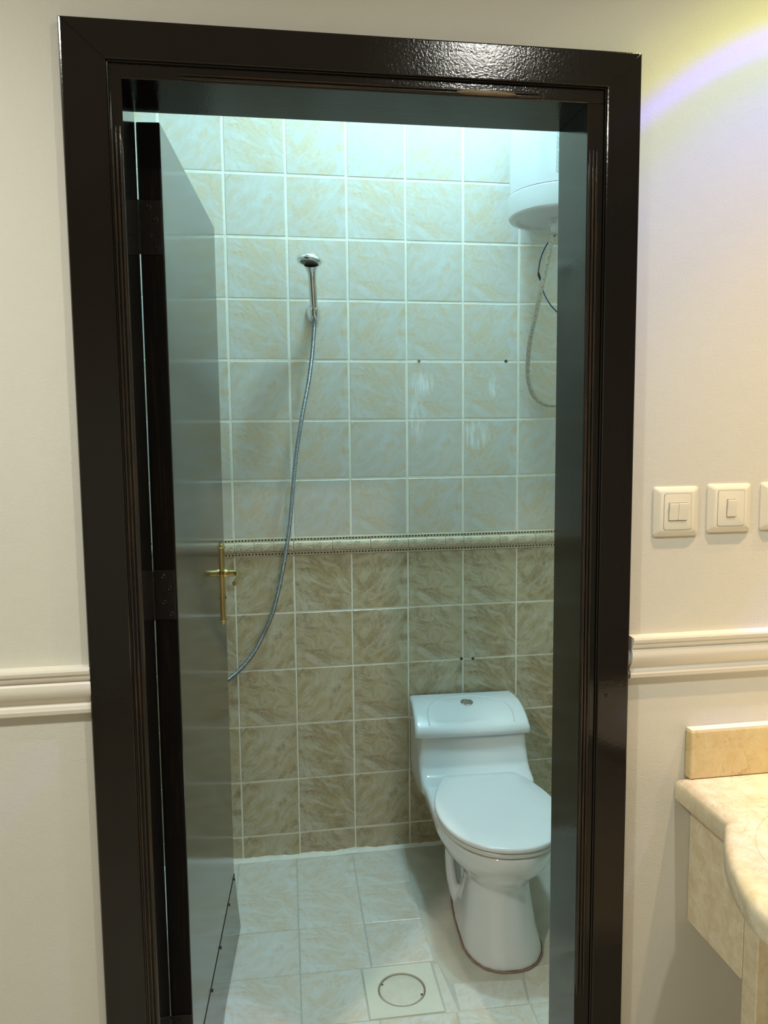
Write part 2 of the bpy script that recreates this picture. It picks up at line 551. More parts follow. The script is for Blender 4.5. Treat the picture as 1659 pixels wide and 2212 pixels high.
# --- relief border: one short ceramic piece for each scroll
ZB0, ZB1 = 1.107 + .002, 1.1685 - .001
def border_meshes():
    L = P / 3 - .0012
    h = ZB1 - ZB0
    prof = [(-.002, -h / 2), (.006, -h / 2), (.0065, -h / 2 + .009)]
    for k in range(9):
        a = -math.pi / 2 + math.pi * k / 8
        prof.append((.0065 + .0085 * math.cos(a) ** .8 if abs(math.cos(a)) > 1e-6 else .0065, (h / 2 - .0115) * math.sin(a)))
    prof += [(.0065, h / 2 - .009), (.006, h / 2), (-.002, h / 2)]
    bm = bmesh.new()
    loft(bm, [[Vector((x, z, d)) for d, z in prof] for x in (-L / 2, L / 2)])
    bmesh.ops.recalc_face_normals(bm, faces=bm.faces)
    me = bpy.data.meshes.new('border_tile'); bm.to_mesh(me); bm.free(); me.materials.append(M_BORDER)
    smooth_by_angle(me, 40)
    # scroll relief
    def surf(z):
        s = max(-1, min(1, z / (h / 2 - .0115)))
        return .0065 + .0085 * max(0.0, math.sqrt(1 - s * s)) ** .8
    bm = bmesh.new()
    def ridge(pts, r):
        pts = [Vector((x, z, surf(z) + .0001)) for x, z in pts]
        tube(bm, pts, lambda i: r * (0.55 + .45 * math.sin(math.pi * min(1, (i + .5) / len(pts)))), 5)
    sp = []
    for k in range(26):
        a = 3.4 * math.pi * (1 - k / 25) + .3
        r_ = .0018 + .0085 * (k / 25)
        sp.append((-.016 + r_ * math.cos(a) * 1.15, -.001 + r_ * math.sin(a)))
    ridge(sp, .0019)
    tail = [(sp[-1][0], sp[-1][1])] + [(-.006 + .0095 * k, -.004 + .0105 * math.sin((k / 3.2) * 2.2 - .9)) for k in range(0, 4)] + [(.030, .001)]
    ridge([(p.x, p.y) for p in catmull([Vector((a, b, 0)) for a, b in tail], 5)], .0019)
    leaf = [(.006, -.011), (.013, -.006), (.022, -.0045), (.029, -.009), (.021, -.0125), (.012, -.0125)]
    ridge([(p.x, p.y) for p in catmull([Vector((a, b, 0)) for a, b in leaf], 4)], .0016)
    leaf = [(-.027, .009), (-.020, .0135), (-.013, .011), (-.009, .0135), (-.004, .0095)]
    ridge([(p.x, p.y) for p in catmull([Vector((a, b, 0)) for a, b in leaf], 4)], .0016)
    leaf = [(-.029, -.010), (-.022, -.0125), (-.014, -.012)]
    ridge([(p.x, p.y) for p in catmull([Vector((a, b, 0)) for a, b in leaf], 4)], .0016)
    bmesh.ops.recalc_face_normals(bm, faces=bm.faces)
    ms = bpy.data.meshes.new('scroll_relief'); bm.to_mesh(ms); bm.free(); ms.materials.append(M_BORDER)
    smooth_by_angle(ms, 60)
    bm = bmesh.new()
    nb_ = 6
    for sgn in (-1, 1):
        for k in range(nb_):
            cx = -L / 2 + L * (k + .5) / nb_
            cz = sgn * (h / 2 - .0047)
            box(bm, cx - .0032, cx + .0032, cz - .0030, cz + .0030, .004, .0073, .0016, 2)
    mb = bpy.data.meshes.new('bead_row'); bm.to_mesh(mb); bm.free(); mb.materials.append(M_BEAD)
    return me, ms, mb

BM_, BS_, BB_ = border_meshes()
def border(side):
    fr, u0, u1, par = BASES[side]
    step = P / 3
    c = math.floor(u0 / step) + 1
    while (c + 1) * step <= u1 + .02:
        uc = (c + .5) * step
        if u0 < uc < u1:
            o = put_tile(BM_, fr(uc, (ZB0 + ZB1) / 2), par, .0004, .1, 'border_tile')
            for me, nm in ((BS_, 'scroll_relief'), (BB_, 'bead_row')):
                link(bpy.data.objects.new(nm, me), o)
        c += 1
for s in ('back', 'left', 'right'):
    border(s)

# --- plugs and drill holes in the back wall
for (x, z, mat, r_) in ((.655, 1.7795, M_PLUGG, .0042), (.972, 1.7800, M_DIRT, .0055), (.808, .7005, M_DIRT, .0055), (.852, .699, M_DIRT, .005)):
    bm = bmesh.new()
    pr = [(r_ * .3, .0042), (r_ * .45, .0015), (r_ * .75, .0038), (r_, .003), (r_ * 1.15, -.001)] if mat is M_PLUGG else [(r_ * .25, .001), (r_ * .7, .0016), (r_, .0012), (r_ * 1.1, -.003)]
    lathe(bm, pr, 14)
    o = mk('wall_plug' if mat is M_PLUGG else 'drill_hole', bm, mat, None, 50)
    o.parent = wall_back
    o.matrix_world = Matrix(((1, 0, 0, x), (0, 0, -1, 0), (0, 1, 0, z), (0, 0, 0, 1)))

# --- rough cement fillet where the back wall meets the floor
def fillet():
    rings = []
    n = 120
    for i in range(n + 1):
        x = XL + (XR - XL) * i / n
        a = .010 + .007 * noise.noise(Vector((x * 14, 3.1, 0))) + .004 * noise.noise(Vector((x * 60, 1.1, 0)))
        hgt = .009 + .006 * noise.noise(Vector((x * 11, 7.7, 0))) + .004 * noise.noise(Vector((x * 50, 2.2, 0)))
        a = max(.004, a); hgt = max(.003, hgt)
        rings.append([Vector((x, .002, -.003)), Vector((x, -a - .006, -.003)), Vector((x, -a - .004, .0008)), Vector((x, -a * .45, hgt * .4)), Vector((x, -.0015, hgt)), Vector((x, .002, hgt))])
    bm = bmesh.new(); loft(bm, rings)
    return mk('cement_fillet', bm, M_GROUT, floor, 60)
fillet()

# --- floor tiles: laid a little out of square
FA = R(-1.88)
FO = Vector((.1887, -.0172))
fex = Vector((math.cos(FA), math.sin(FA))); fey = Vector((-math.sin(FA), math.cos(FA)))
def fpt(c, k):
    return FO + fex * P * c - fey * P * k
def f_local(c, k, pts):
    cen = fpt(c + .5, k + .5)
    return [((Vector(p) - cen).dot(fex), (Vector(p) - cen).dot(fey)) for p in pts]
def put_floor(c, k, poly_local):
    cen = fpt(c + .5, k + .5)
    M = Matrix.Translation((cen.x, cen.y, 0)) @ Matrix.Rotation(FA, 4, 'Z')
    put_tile(tile_mesh(poly_local, M_TILE_F, .005, .0012), M, floor, .0006, .12)
def clip(poly, ax, lim, keep_less):
    out = []
    for i in range(len(poly)):
        a = Vector(poly[i - 1]); b = Vector(poly[i])
        ia = (a[ax] <= lim) == keep_less; ib = (b[ax] <= lim) == keep_less
        if ia != ib:
            t = (lim - a[ax]) / (b[ax] - a[ax]); out.append(a.lerp(b, t))
        if ib: out.append(b)
    return out
special = {(1, 0), (1, 1), (1, 2), (1, 3), (0, 3), (2, 0), (2, 1), (2, 2), (2, 3), (3, 0), (3, 1), (3, 2), (3, 3), (4, 0), (4, 1), (4, 2)}
FG = .0032
for c in range(-4, 8):
    for k in range(-1, 6):
        if (c, k) in special: continue
        if k == -1: continue
        a = fpt(c, k); b = fpt(c + 1, k); d = fpt(c + 1, k + 1); e = fpt(c, k + 1)
        g = FG / 2
        poly = [e + fex * g + fey * g, d - fex * g + fey * g, b - fex * g - fey * g, a + fex * g - fey * g]
        for ax, lim, kl in ((0, XL + .003, False), (0, XR - .003, True), (1, YF - .02, False), (1, -.004, True)):
            poly = clip(poly, ax, lim, kl)
            if len(poly) < 3: break
        if len(poly) < 3: continue
        put_floor(c, k, f_local(c, k, poly))
# tiles cut around the cement bed of the toilet and the drain
g = FG / 2
def grid(c, k, sx, sy): return fpt(c, k) + fex * sx * g + fey * sy * g
put_floor(1, 0, f_local(1, 0, [grid(1, 1, 1, 1), Vector((.568, -.2335)), Vector((.590, -.014)), grid(1, 0, 1, -1)]))
put_floor(1, 1, f_local(1, 1, [grid(1, 2, 1, 1), Vector((.560, -.436)), Vector((.563, -.375)), Vector((.562, -.305)), Vector((.567, -.2375)), grid(1, 1, 1, -1)]))
put_floor(1, 2, f_local(1, 2, [grid(1, 3, 1, 1), Vector((.554, -.636)), Vector((.557, -.54)), Vector((.558, -.4395)), grid(1, 2, 1, -1)]))
put_floor(0, 3, f_local(0, 3, [grid(0, 4, 1, 1), Vector((.3375, -.8335)), Vector((.3410, -.6355)), grid(0, 3, 1, -1)]))
put_floor(1, 3, f_local(1, 3, [Vector((.5425, -.8425)), Vector((.5760, -.8450)), Vector((.5650, -.652)), Vector((.5485, -.650))]))
put_floor(2, 3, f_local(2, 3, [Vector((.5800, -.8455)), Vector((.767, -.8505)), Vector((.782, -.757)), Vector((.5860, -.741))]))
put_floor(3, 3, f_local(3, 3, [Vector((.7705, -.8505)), Vector((.960, -.857)), Vector((.975, -.70)), Vector((.800, -.715))]))
# cement bed
bm = bmesh.new()
edge = [(.575, -.013), (.570, -.12), (.567, -.2355), (.561, -.305), (.5615, -.40), (.5575, -.4375), (.556, -.54), (.5535, -.638), (.5655, -.652), (.5775, -.742), (.786, -.7555), (.80, -.714), (.975, -.699), (1.01, -.55), (1.19, -.5), (1.19, -.013)]
top = [bm.verts.new((x, y, -.0008)) for x, y in edge]
f = bm.faces.new(top)
ext = bmesh.ops.extrude_face_region(bm, geom=[f])
for v in [v for v in ext['geom'] if isinstance(v, bmesh.types.BMVert)]: v.co.z = -.0045
mk('cement_bed', bm, M_CEMENT, floor)

# ------------------------------------------------------------------ door frame
JX0, JX1, JZ = -.1225, .705, 2.1285          # clear opening
CY = -1.300                                  # front of the casing
CW0, CW1 = (-.2185, -.143), (.737, .806)
CZ0, CZ1 = 2.147, 2.213
frame = empty('trim_1', (.3, YW, 0))
struct(frame, 'dark brown glossy wooden door frame around the bathroom doorway', 'door frame')
frame_inv = Matrix.Translation((-.3, -YW, 0))
def fpart(name, bm, mat, smooth=None, tilt=None):
    # the head of the frame is not quite level: it climbs to the right
    if tilt:
        for v in bm.verts:
            if v.co.z > 2.0:
                x0_ = -.10 if tilt == 'casing' else JX1
                v.co.z += .0072 * (v.co.x - x0_)
    o = mk(name, bm, mat, frame, smooth)
    o.matrix_parent_inverse = frame_inv
    return o

def mitre_board(kind):
    """casing board with a mitred end, a softened outer edge and a small bead on its inner edge"""
    bm = bmesh.new()
    # cross-section: t from outer(0) to inner(1), depth from the wall
    prof = [(0, 0.0), (0, .016), (.03, .0195), (.06, .020), (.94, .020), (.965, .0185), (.975, .0145), (1.0, .0135), (1.0, 0.0)]
    gap = .0004
    def pt(t, dep, end):
        if kind == 'left':
            x = CW0[0] + (CW0[1] - CW0[0]) * t
            z = -.02 if end == 0 else CZ1 + (CZ0 - CZ1) * t - gap
        elif kind == 'right':
            x = CW1[1] + (CW1[0] - CW1[1]) * t
            z = -.02 if end == 0 else CZ1 + (CZ0 - CZ1) * t - gap
        else:
            z = CZ1 + (CZ0 - CZ1) * t
            x = (CW0[0] + (CW0[1] - CW0[0]) * t + gap) if end == 0 else (CW1[1] + (CW1[0] - CW1[1]) * t - gap)
        return Vector((x, YW - dep, z))
    loft(bm, [[pt(t, d_, 0) for t, d_ in prof], [pt(t, d_, 1) for t, d_ in prof]])
    return bm
fpart('casing', mitre_board('left'), M_FRAME, tilt='casing')
fpart('casing', mitre_board('right'), M_FRAME, tilt='casing')
fpart('casing', mitre_board('top'), M_FRAMEH, tilt='casing')

bm = bmesh.new()
lathe(bm, [(.0036, 0), (.0036, .0006), (.0024, .0009), (.0016, .0002), (.0003, .0002)], 12, (.7585, CY, 1.0040), Matrix.Rotation(R(90), 3, 'X'))
fpart('nail_head', bm, M_FRAME, 40)
JB = -1.150
JF = YW - .0105     # front of the inner frame edge
bm = nb(OX0 + .001, JX0, JF, JB, -.02, JZ + .0005, .0012)
fpart('jamb', bm, M_FRAME)
bm = nb(JX1, OX1 - .001, JF, JB, -.02, JZ + .0005, .0012)
fpart('jamb', bm, M_FRAME)
bm = nb(OX0 + .001, OX1 - .001, JF + .0004, JB - .0003, JZ, OZ - .001, .0012)
fpart('head', bm, M_FRAMEH, tilt='head')

# stopped bead mouldings on the corners of the frame
def bead(a, b, r_, axis):
    a = Vector(a); b = Vector(b)
    n = 48
    pts = [a.lerp(b, i / n) for i in range(n + 1)]
    L = (b - a).length
    def rad(i):
        s = L * min(i, n - i) / n
        return r_ * min(1.0, .25 + math.sqrt(max(0.0, s) / .03) * .75)
    bm = bmesh.new()
    tube(bm, pts, rad, 8)
    return bm
for sx, xi in ((1, JX0), (-1, JX1)):
    for off, r_ in ((.0045, .0034), (.0115, .0026), (.0185, .0030)):
        if off == .0185 and sx == 1:
            z0, z1 = .15, 2.10
        else:
            z0, z1 = .36, 2.045
        fpart('bead_moulding', bead((xi - sx * off, JF - .0006, z0), (xi - sx * off, JF - .0006, z1), r_, 2), M_BEADW, 60)
for off, r_ in ((.0045, .0030), (.0105, .0022)):
    fpart('bead_moulding', bead((JX0 + .09, JF - .0002, JZ + off), (JX1 - .09, JF - .0002, JZ + off), r_, 0), M_BEADWH, 60, tilt='head')
bm = bead((.455, JF - .003, JZ + .006), (.565, JF - .003, JZ + .006), .0042, 0)
fpart('worn_patch', bm, plain('bare_wood', (.20, .14, .075), .6, var=.4, scale=60), 60, tilt='head')

# ------------------------------------------------------------------ the open door
DA = math.atan2(.061, .737)                  # leaf turned a little past square
DW, DT, DZ0, DZ1 = .745, .0455, .006, 2.114
door = empty('door_1', (-.0785, -1.134, 0), 0)
struct(door, 'dark brown glossy bathroom door standing open, brass lever handle', 'door')
door.rotation_euler = (0, 0, -DA)            # local +y runs from hinge to lock, local +x is the room face
# leaf: a core with a glossy face on each side
bm = nb(-DT, 0, 0, DW, DZ0, DZ1, .003, 2)
leaf = mk('leaf', bm, M_DOOR, door)
leaf.data.materials.append(M_DOOREDGE)
for pgn in leaf.data.polygons:
    if pgn.normal.y < -.7: pgn.material_index = 1
# kick plate, bent away from the leaf at its foot
bm = bmesh.new()
KZ = .183
rings = []
for i in range(9):
    y = .05 + (DW - .05 + .002) * i / 8 if i else .004
    k = i / 8
    rings.append([Vector((.0002, y, KZ)), Vector((.0016, y, KZ)), Vector((.003 + .004 * k, y, .10)), Vector((.005 + .010 * k, y, .006)), Vector((.0002, y, .006))])
loft(bm, rings)
kick = mk('kick_plate', bm, M_DOOR, door, 40)
for y in (.08, .25, .41, .60, .73):
    bm = bmesh.new()
    lathe(bm, [(.0042, -.001), (.0042, .0012), (.003, .0022), (.0008, .0022)], 10, (.0022, y, KZ - .010), Matrix.Rotation(R(90), 3, 'Y'))
    mk('screw', bm, M_BLACK, kick, 40)
# hinges
for zc in (1.92, 1.21, .26):
    h = mk('hinge', nb(-DT + .001, -.0035, -.0026, .0004, zc - .05, zc + .05, .0008), M_HINGE, door)
    bm = bmesh.new()
    for k in range(5):
        z0 = zc - .05 + .02 * k
        lathe(bm, [(.001, z0), (.0062, z0 + .0004), (.0066, z0 + .003), (.0066, z0 + .017), (.0062, z0 + .0194), (.001, z0 + .0198)], 14, (-DT - .0035, -.0068, 0))
    mk('knuckle', bm, M_HINGE, h, 40)
    for dz, xx in ((-.038, -.012), (-.014, -.026), (.014, -.014), (.038, -.026)):
        bm = bmesh.new()
        lathe(bm, [(.0046, -.001), (.0046, .001), (.0034, .0018), (.0022, .0006), (.0005, .0006)], 12, (xx, -.0026, zc + dz), Matrix.Rotation(R(90), 3, 'X'))
        mk('screw', bm, M_HINGE, h, 40)
# latch tongue and strike on the lock edge
mk('latch', nb(-.032, -.012, DW - .001, DW + .007, .925, .985, .001), M_BLACK, door)
# brass handle
HY = DW - .062
plate = None
bm = bmesh.new()
rings = []
for k, (zz, wd) in enumerate(((.983, .010), (.985, .0165), (.992, .0190), (1.000, .0195), (1.10, .0195), (1.205, .0195), (1.213, .0190), (1.219, .0165), (1.221, .010))):
    th = .0085 if 1 < k < 7 else .006
    ring = []
    for i in range(13):
        a = math.pi * i / 12
        ring.append(Vector((th * math.sin(a) ** .6 if 0 < i < 12 else 0.0, HY - wd * math.cos(a), zz)))
    rings.append(ring)
loft(bm, rings)
plate = mk('handle_plate', bm, M_BRASS, door, 40)
bm = bmesh.new()
for zz in (.995, 1.207):
    lathe(bm, [(.0215, -.0016), (.0225, 0), (.0215, .0016)], 20, (0, HY, zz))
for v in bm.verts: v.co.x = max(-.0005, v.co.x * .52)
mk('plate_ring', bm, M_BRASS, plate, 40)
# lever: neck out of the plate, then a scrolled grip running back along the door
bm = bmesh.new()
path = catmull([(.002, HY, 1.131), (.022, HY, 1.131), (.040, HY - .001, 1.131), (.0475, HY - .010, 1.131), (.0490, HY - .03, 1.129),
                (.0485, HY - .06, 1.124), (.0475, HY - .09, 1.120), (.0470, HY - .108, 1.119), (.0465, HY - .118, 1.124)], 7)
tube(bm, path, lambda i: .0098 if i < 12 else max(.0052, .0098 - (i - 12) * .00012), 14)
mk('lever', bm, M_BRASS, plate, 50)
bm = bmesh.new()
lathe(bm, [(.013, .003), (.0135, .008), (.0125, .013), (.0105, .016)], 20, (.0, HY, 1.131), Matrix.Rotation(R(90), 3, 'Y'))
mk('rose', bm, M_BRASS, plate, 50)
bm = bmesh.new()
lathe(bm, [(.0045, 0), (.0050, .0012), (.002, .0016)], 12, (.0082, HY, 1.060), Matrix.Rotation(R(90), 3, 'Y'))
mk('keyhole', bm, M_BLACK, plate, 50)

# ------------------------------------------------------------------ toilet
toilet = empty('toilet', (.800, -.022, 0), R(-2.8))
tag(toilet, 'white one-piece ceramic toilet with closed lid on the cement bed', 'toilet')
def ring_egg(z, fb, ff, hw, fc=None, eb=4.0, ef=2.1, n=56, cx=0):
    if fc is None: fc = fb + (ff - fb) * .55
    pts = []
    for i in range(n):
        a = 2 * math.pi * i / n
        ca, sa = math.cos(a), math.sin(a)          # ca>0: front
        e = ef if ca >= 0 else eb
        L = (ff - fc) if ca >= 0 else (fc - fb)
        yy = math.copysign(abs(ca) ** (2 / e), ca) * L
        xx = math.copysign(abs(sa) ** (2 / e), sa) * hw
        pts.append(Vector((cx + xx, -(fc + yy), z)))
    return pts
bm = bmesh.new()
body = [(0.000, .20, .706, .117, .56, 2.6, 2.3), (.012, .20, .705, .1165, .56, 2.6, 2.3), (.035, .235, .697, .112, .55, 2.4, 2.3),
        (.07, .31, .680, .105, .54, 2.2, 2.3), (.14, .335, .655, .095, .53, 2.2, 2.3), (.180, .32, .643, .091, .52, 2.2, 2.3),
        (.205, .25, .646, .096, .50, 2.4, 2.2), (.225, .15, .660, .112, .48, 2.8, 2.2), (.250, .07, .687, .137, .46, 3.4, 2.15),
        (.280, .02, .718, .164, .45, 5.5, 2.1), (.310, .0, .742, .178, .44, 7, 2.1), (.335, -.0, .757, .183, .43, 6, 2.1),
        (.352, 0, .764, .186, .43, 6, 2.1), (.362, 0, .763, .185, .43, 6, 2.1), (.368, 0, .755, .180, .43, 6, 2.1)]
loft(bm, [ring_egg(*b) for b in body])
tank = [(.285, .0, .16, .180), (.31, .0, .22, .189), (.345, 0, .315, .1915), (.368, 0, .300, .1915), (.383, 0, .258, .191), (.403, 0, .234, .1905), (.44, 0, .213, .190), (.48, 0, .199, .189), (.508, 0, .192, .188)]
loft(bm, [ring_egg(z, fb, ff, hw, (fb + ff) / 2, 14, 14) for z, fb, ff, hw in tank])
for s in (-1, 1):
    tube(bm, catmull([(s * .075, -.315, .245), (s * .104, -.325, .20), (s * .108, -.335, .12), (s * .100, -.36, .045), (s * .088, -.40, .016)], 6), .0165, 12)
    tube(bm, [(s * .03, -.27, 0.002), (s * .03, -.27, .26)], .05, 16)
bmesh.ops.recalc_face_normals(bm, faces=bm.faces)
tmp_me = bpy.data.meshes.new('tmp'); bm.to_mesh(tmp_me); bm.free()
tmp = bpy.data.objects.new('tmp', tmp_me); link(tmp)
rm = tmp.modifiers.new('r', 'REMESH'); rm.mode = 'VOXEL'; rm.voxel_size = .0052; rm.use_smooth_shade = True
sm = tmp.modifiers.new('s', 'SMOOTH'); sm.factor = .5; sm.iterations = 5
dg = bpy.context.evaluated_depsgraph_get()
bme = bpy.data.meshes.new_from_object(tmp.evaluated_get(dg))
bme.name = 'body'
bpy.data.objects.remove(tmp, do_unlink=True)
bme.materials.clear(); bme.materials.append(M_CERAMIC)
for v in bme.vertices:
    if v.co.z < .001: v.co.z = .0012
for pgn in bme.polygons: pgn.use_smooth = True
body_o = bpy.data.objects.new('body', bme); link(body_o, toilet)

def lidz(F):
    # height of the curved lid over its depth
    F = max(0.0, min(.212, F))
    if F < .06: return .580 - .003 * (1 - F / .06) ** 2
    t = (F - .06) / .152
    return .580 - .064 * t ** 2.3
bm = bmesh.new()
rings = []
LW = .2005
for u, sc_ in ((-1.0, .0), (-.998, .35), (-.985, .75), (-.96, .95), (-.93, 1.0), (-.6, 1), (-.3, 1), (0, 1), (.3, 1), (.6, 1), (.93, 1), (.96, .95), (.985, .75), (.998, .35), (1.0, .0)):
    bow = .006 * (1 - u * u)
    ring = []
    dz = (1 - sc_) * .012
    fr_ = .207 + bow - (1 - sc_) * .008
    bk = -.004 + (1 - sc_) * .004
    for F in [bk + (fr_ - bk) * j / 16 for j in range(17)]:
        ring.append(Vector((u * (LW - .010 * (1 - F / .21)), -F, lidz(F) - dz)))
    ring.append(Vector((u * LW, -fr_ - .001, .506)))
    ring.append(Vector((u * LW, -fr_ + .003, .4985)))
    ring.append(Vector((u * LW, -fr_ + .014, .4985)))
    ring.append(Vector((u * LW, -.1, .5065)))
    ring.append(Vector((u * (LW - .01), -bk, .5065)))
    rings.append(ring)
loft(bm, rings)
lid = mk('tank_lid', bm, M_CERAMIC, toilet, 50)
bm = bmesh.new()
pts = []
for i in range(61):
    a = math.pi * (1.06 - 1.12 * i / 60)
    F = .165 - .128 * math.sin(a)
    pts.append(Vector((.150 * math.cos(a), -F, lidz(F) - .0008)))
tube(bm, pts, .0030, 8)
mk('lid_ridge', bm, M_CERAMIC, lid, 60)
bm = bmesh.new()
lathe(bm, [(.0225, -.004), (.0225, .0024), (.0210, .0038), (.0190, .0030), (.0180, .0042), (.010, .0056), (.0005, .0058)], 28, (0, -.098, lidz(.098)), Matrix.Rotation(R(11), 3, 'X'))
mk('flush_button', bm, M_CHROME, lid, 40)
# seat and cover
def seat_outline(grow=0.0, n=36):
    # half outline from the middle of the back edge round to the front tip
    P0 = [(0, .290), (.06, .290), (.104, .2905), (.119, .297), (.134, .325), (.155, .375), (.173, .435), (.182, .49), (.184, .53)]
    back = [(p.x, p.y) for p in catmull([(a, b, 0) for a, b in P0], 3)]
    front = [(.184 * math.cos(R(a)) ** .93 if a < 90 else 0.0, .53 + .235 * math.sin(R(a)) ** .97) for a in range(6, 91, 6)]
    h_ = back + front
    out = []
    for x, F in h_:
        d_ = Vector((x, F - .50)); L_ = d_.length
        d_ = d_ * ((L_ + grow) / L_)
        out.append((d_.x, -(.50 + d_.y)))
    return out + [(-x, y) for x, y in reversed(out[1:-1])]
def slab(z0, z1, grow, r_, dome=0.0):
    bm = bmesh.new()
    levels = [(z0, -r_), (z0 + r_ * .4, -r_ * .25), (z0 + r_, 0), (z1 - r_, 0), (z1 - r_ * .4, -r_ * .25), (z1, -r_)]
    rings = [[Vector((x, y, z)) for x, y in seat_outline(grow + d_)] for z, d_ in levels]
    for sc_ in (.75, .45, .15):
        o0 = seat_outline(grow - r_)
        rings.append([Vector((x * sc_, -.50 + (y + .50) * sc_, z1 + dome * (1 - sc_ ** 2))) for x, y in o0])
    loft(bm, rings)
    return bm
mk('seat', slab(.3695, .3845, -.002, .005), M_SEATRING, toilet, 60)
mk('seat_lid', slab(.3865, .4035, .003, .006, .002), M_SEAT, toilet, 60)
for s in (-1, 1):
    bm = bmesh.new()
    tube(bm, [(s * .045, -.283, .379), (s * .095, -.283, .379)], .0095, 14)
    mk('seat_hinge', bm, M_SEAT, toilet, 50)
# stained sealant round the foot
bm = bmesh.new()
pts = ring_egg(.0025, .198, .708, .1185, .56, 2.6, 2.3, 80)
pts.append(pts[0].copy())
tube(bm, [p + Vector((0, 0, .001 * noise.noise(p * 40))) for p in pts], lambda i: .0026 + .0016 * noise.noise(Vector((i * .35, 0, 4))), 8)
mk('sealant', bm, M_SEAL, toilet, 60)

# ------------------------------------------------------------------ floor drain
drain = empty('floor_drain', (.4415, -.7405, 0), R(-1.2))
tag(drain, 'square cream plastic floor drain with a round lid', 'drain')
bm = bmesh.new()
S = .0985; rc = .0665
outer = [(-S, -S), (S, -S), (S, S), (-S, S)]
nseg = 48
top_o = [bm.verts.new((x, y * .985, .0022)) for x, y in outer]
cir = [bm.verts.new((rc * math.cos(2 * math.pi * i / nseg), rc * math.sin(2 * math.pi * i / nseg), .0022)) for i in range(nseg)]
es = [bm.edges.new((top_o[i], top_o[(i + 1) % 4])) for i in range(4)] + [bm.edges.new((cir[i], cir[(i + 1) % nseg])) for i in range(nseg)]
bmesh.ops.triangle_fill(bm, use_beauty=True, edges=es)
low_o = [bm.verts.new((v.co.x, v.co.y, -.0035)) for v in top_o]
low_c = [bm.verts.new((v.co.x, v.co.y, -.0032)) for v in cir]
for i in range(4): bm.faces.new((top_o[i], top_o[(i + 1) % 4], low_o[(i + 1) % 4], low_o[i]))
for i in range(nseg): bm.faces.new((cir[i], cir[(i + 1) % nseg], low_c[(i + 1) % nseg], low_c[i]))
mk('drain_frame', bm, M_DRAIN, drain)
bm = bmesh.new()
lathe(bm, [(.066, -.0035), (.066, -.0028), (.0660, -.0028), (.0600, -.0028), (.0597, .0006), (.0583, .0016), (.030, .0017), (.0005, .0017)], 48)
mk('drain_lid', bm, M_DRAINLID, drain, 40)
bm = bmesh.new()
tube(bm, [(.0632 * math.cos(2 * math.pi * i / 64), .0632 * math.sin(2 * math.pi * i / 64), -.0032) for i in range(65)], .0028, 6)
mk('groove_dirt', bm, plain('groove_grime', (.20, .14, .07), .8, var=.5, scale=30), drain, 60)
for a in (R(152), R(-28)):
    bm = bmesh.new()
    box(bm, -.004, .004, -.0028, .0028, -.0005, .0019, .0006)
    bmesh.ops.transform(bm, matrix=Matrix.Translation((.0570 * math.cos(a), .0570 * math.sin(a), 0)) @ Matrix.Rotation(a + 1.57, 4, 'Z'), verts=bm.verts)
    mk('lid_notch', bm, M_DIRT, drain)

# ------------------------------------------------------------------ hand shower
shower = empty('hand_shower', (.287, 0, 1.94))
tag(shower, 'chrome hand shower in a wall holder with a long metal hose', 'shower')
sinv = Matrix.Translation((-.287, 0, -1.94))
def spart(name, bm, mat, sm_=50, parent=None):
    o = mk(name, bm, mat, parent or shower, sm_)
    o.matrix_parent_inverse = sinv
    return o
# oval holder rosette
bm = bmesh.new()
Mh = Matrix.Rotation(R(90), 3, 'X')
prof = [(.0235, 0.0), (.0240, .004), (.0225, .011), (.0185, .019), (.0125, .026), (.009, .034), (.0005, .036)]
rows_ = lathe(bm, prof, 32, (0, 0, 0), Mh)
for v in bm.verts:
    v.co = Vector((.287 + v.co.x, -.0005 + v.co.y, 1.938 + v.co.z * 1.45 - v.co.y * -.12))
spart('wall_holder', bm, M_CHROME)
# cradle sleeve
axis0 = Vector((.2895, -.030, 1.918)); axis1 = Vector((.2760, -.1140, 2.072))
dirv = (axis1 - axis0).normalized()
bm = bmesh.new()
tube(bm, [axis0 + dirv * t for t in (-.002, .0, .02, .036, .038)], lambda i: (.0125, .014, .0155, .0165, .0152)[i], 20)
spart('holder_sleeve', bm, M_CHROME)
# handle
bm = bmesh.new()
hp = [axis0 + dirv * (.002 + .176 * t / 14) + Vector((0, 0, .0)) for t in range(15)]
hr = [.0095, .0112, .0118, .0122, .0128, .0134, .0136, .0136, .0134, .0132, .0130, .0134, .0150, .0190, .0240]
tube(bm, hp, lambda i: hr[i], 20)
spart('handle', bm, M_CHROME)
# head: shallow domed disc whose spray face looks down and out
hc = Vector((.2685, -.128, 2.083))
nrm = Vector((-.16, -.10, -.98)).normalized()          # spray direction
zax = -nrm
xax = Vector((1, 0, 0)); xax = (xax - zax * xax.dot(zax)).normalized(); yax = zax.cross(xax)
Mr = Matrix((xax, yax, zax)).transposed()
bm = bmesh.new()
lathe(bm, [(.0005, -.006), (.030, -.006), (.0335, -.0075), (.038, -.006), (.0415, -.001), (.0415, .003), (.038, .010), (.029, .0165), (.016, .021), (.0005, .022)], 36, hc, Mr)
head = spart('shower_head', bm, M_CHROME, 45)
bm = bmesh.new()
lathe(bm, [(.0005, -.0078), (.024, -.0078), (.0295, -.0068), (.0298, -.0055)], 32, hc, Mr)
m_face = plain('nozzle_face', (.10, .11, .11), .4, var=.2)
spart('spray_face', bm, m_face, 45, head).matrix_parent_inverse = Matrix.Identity(4)
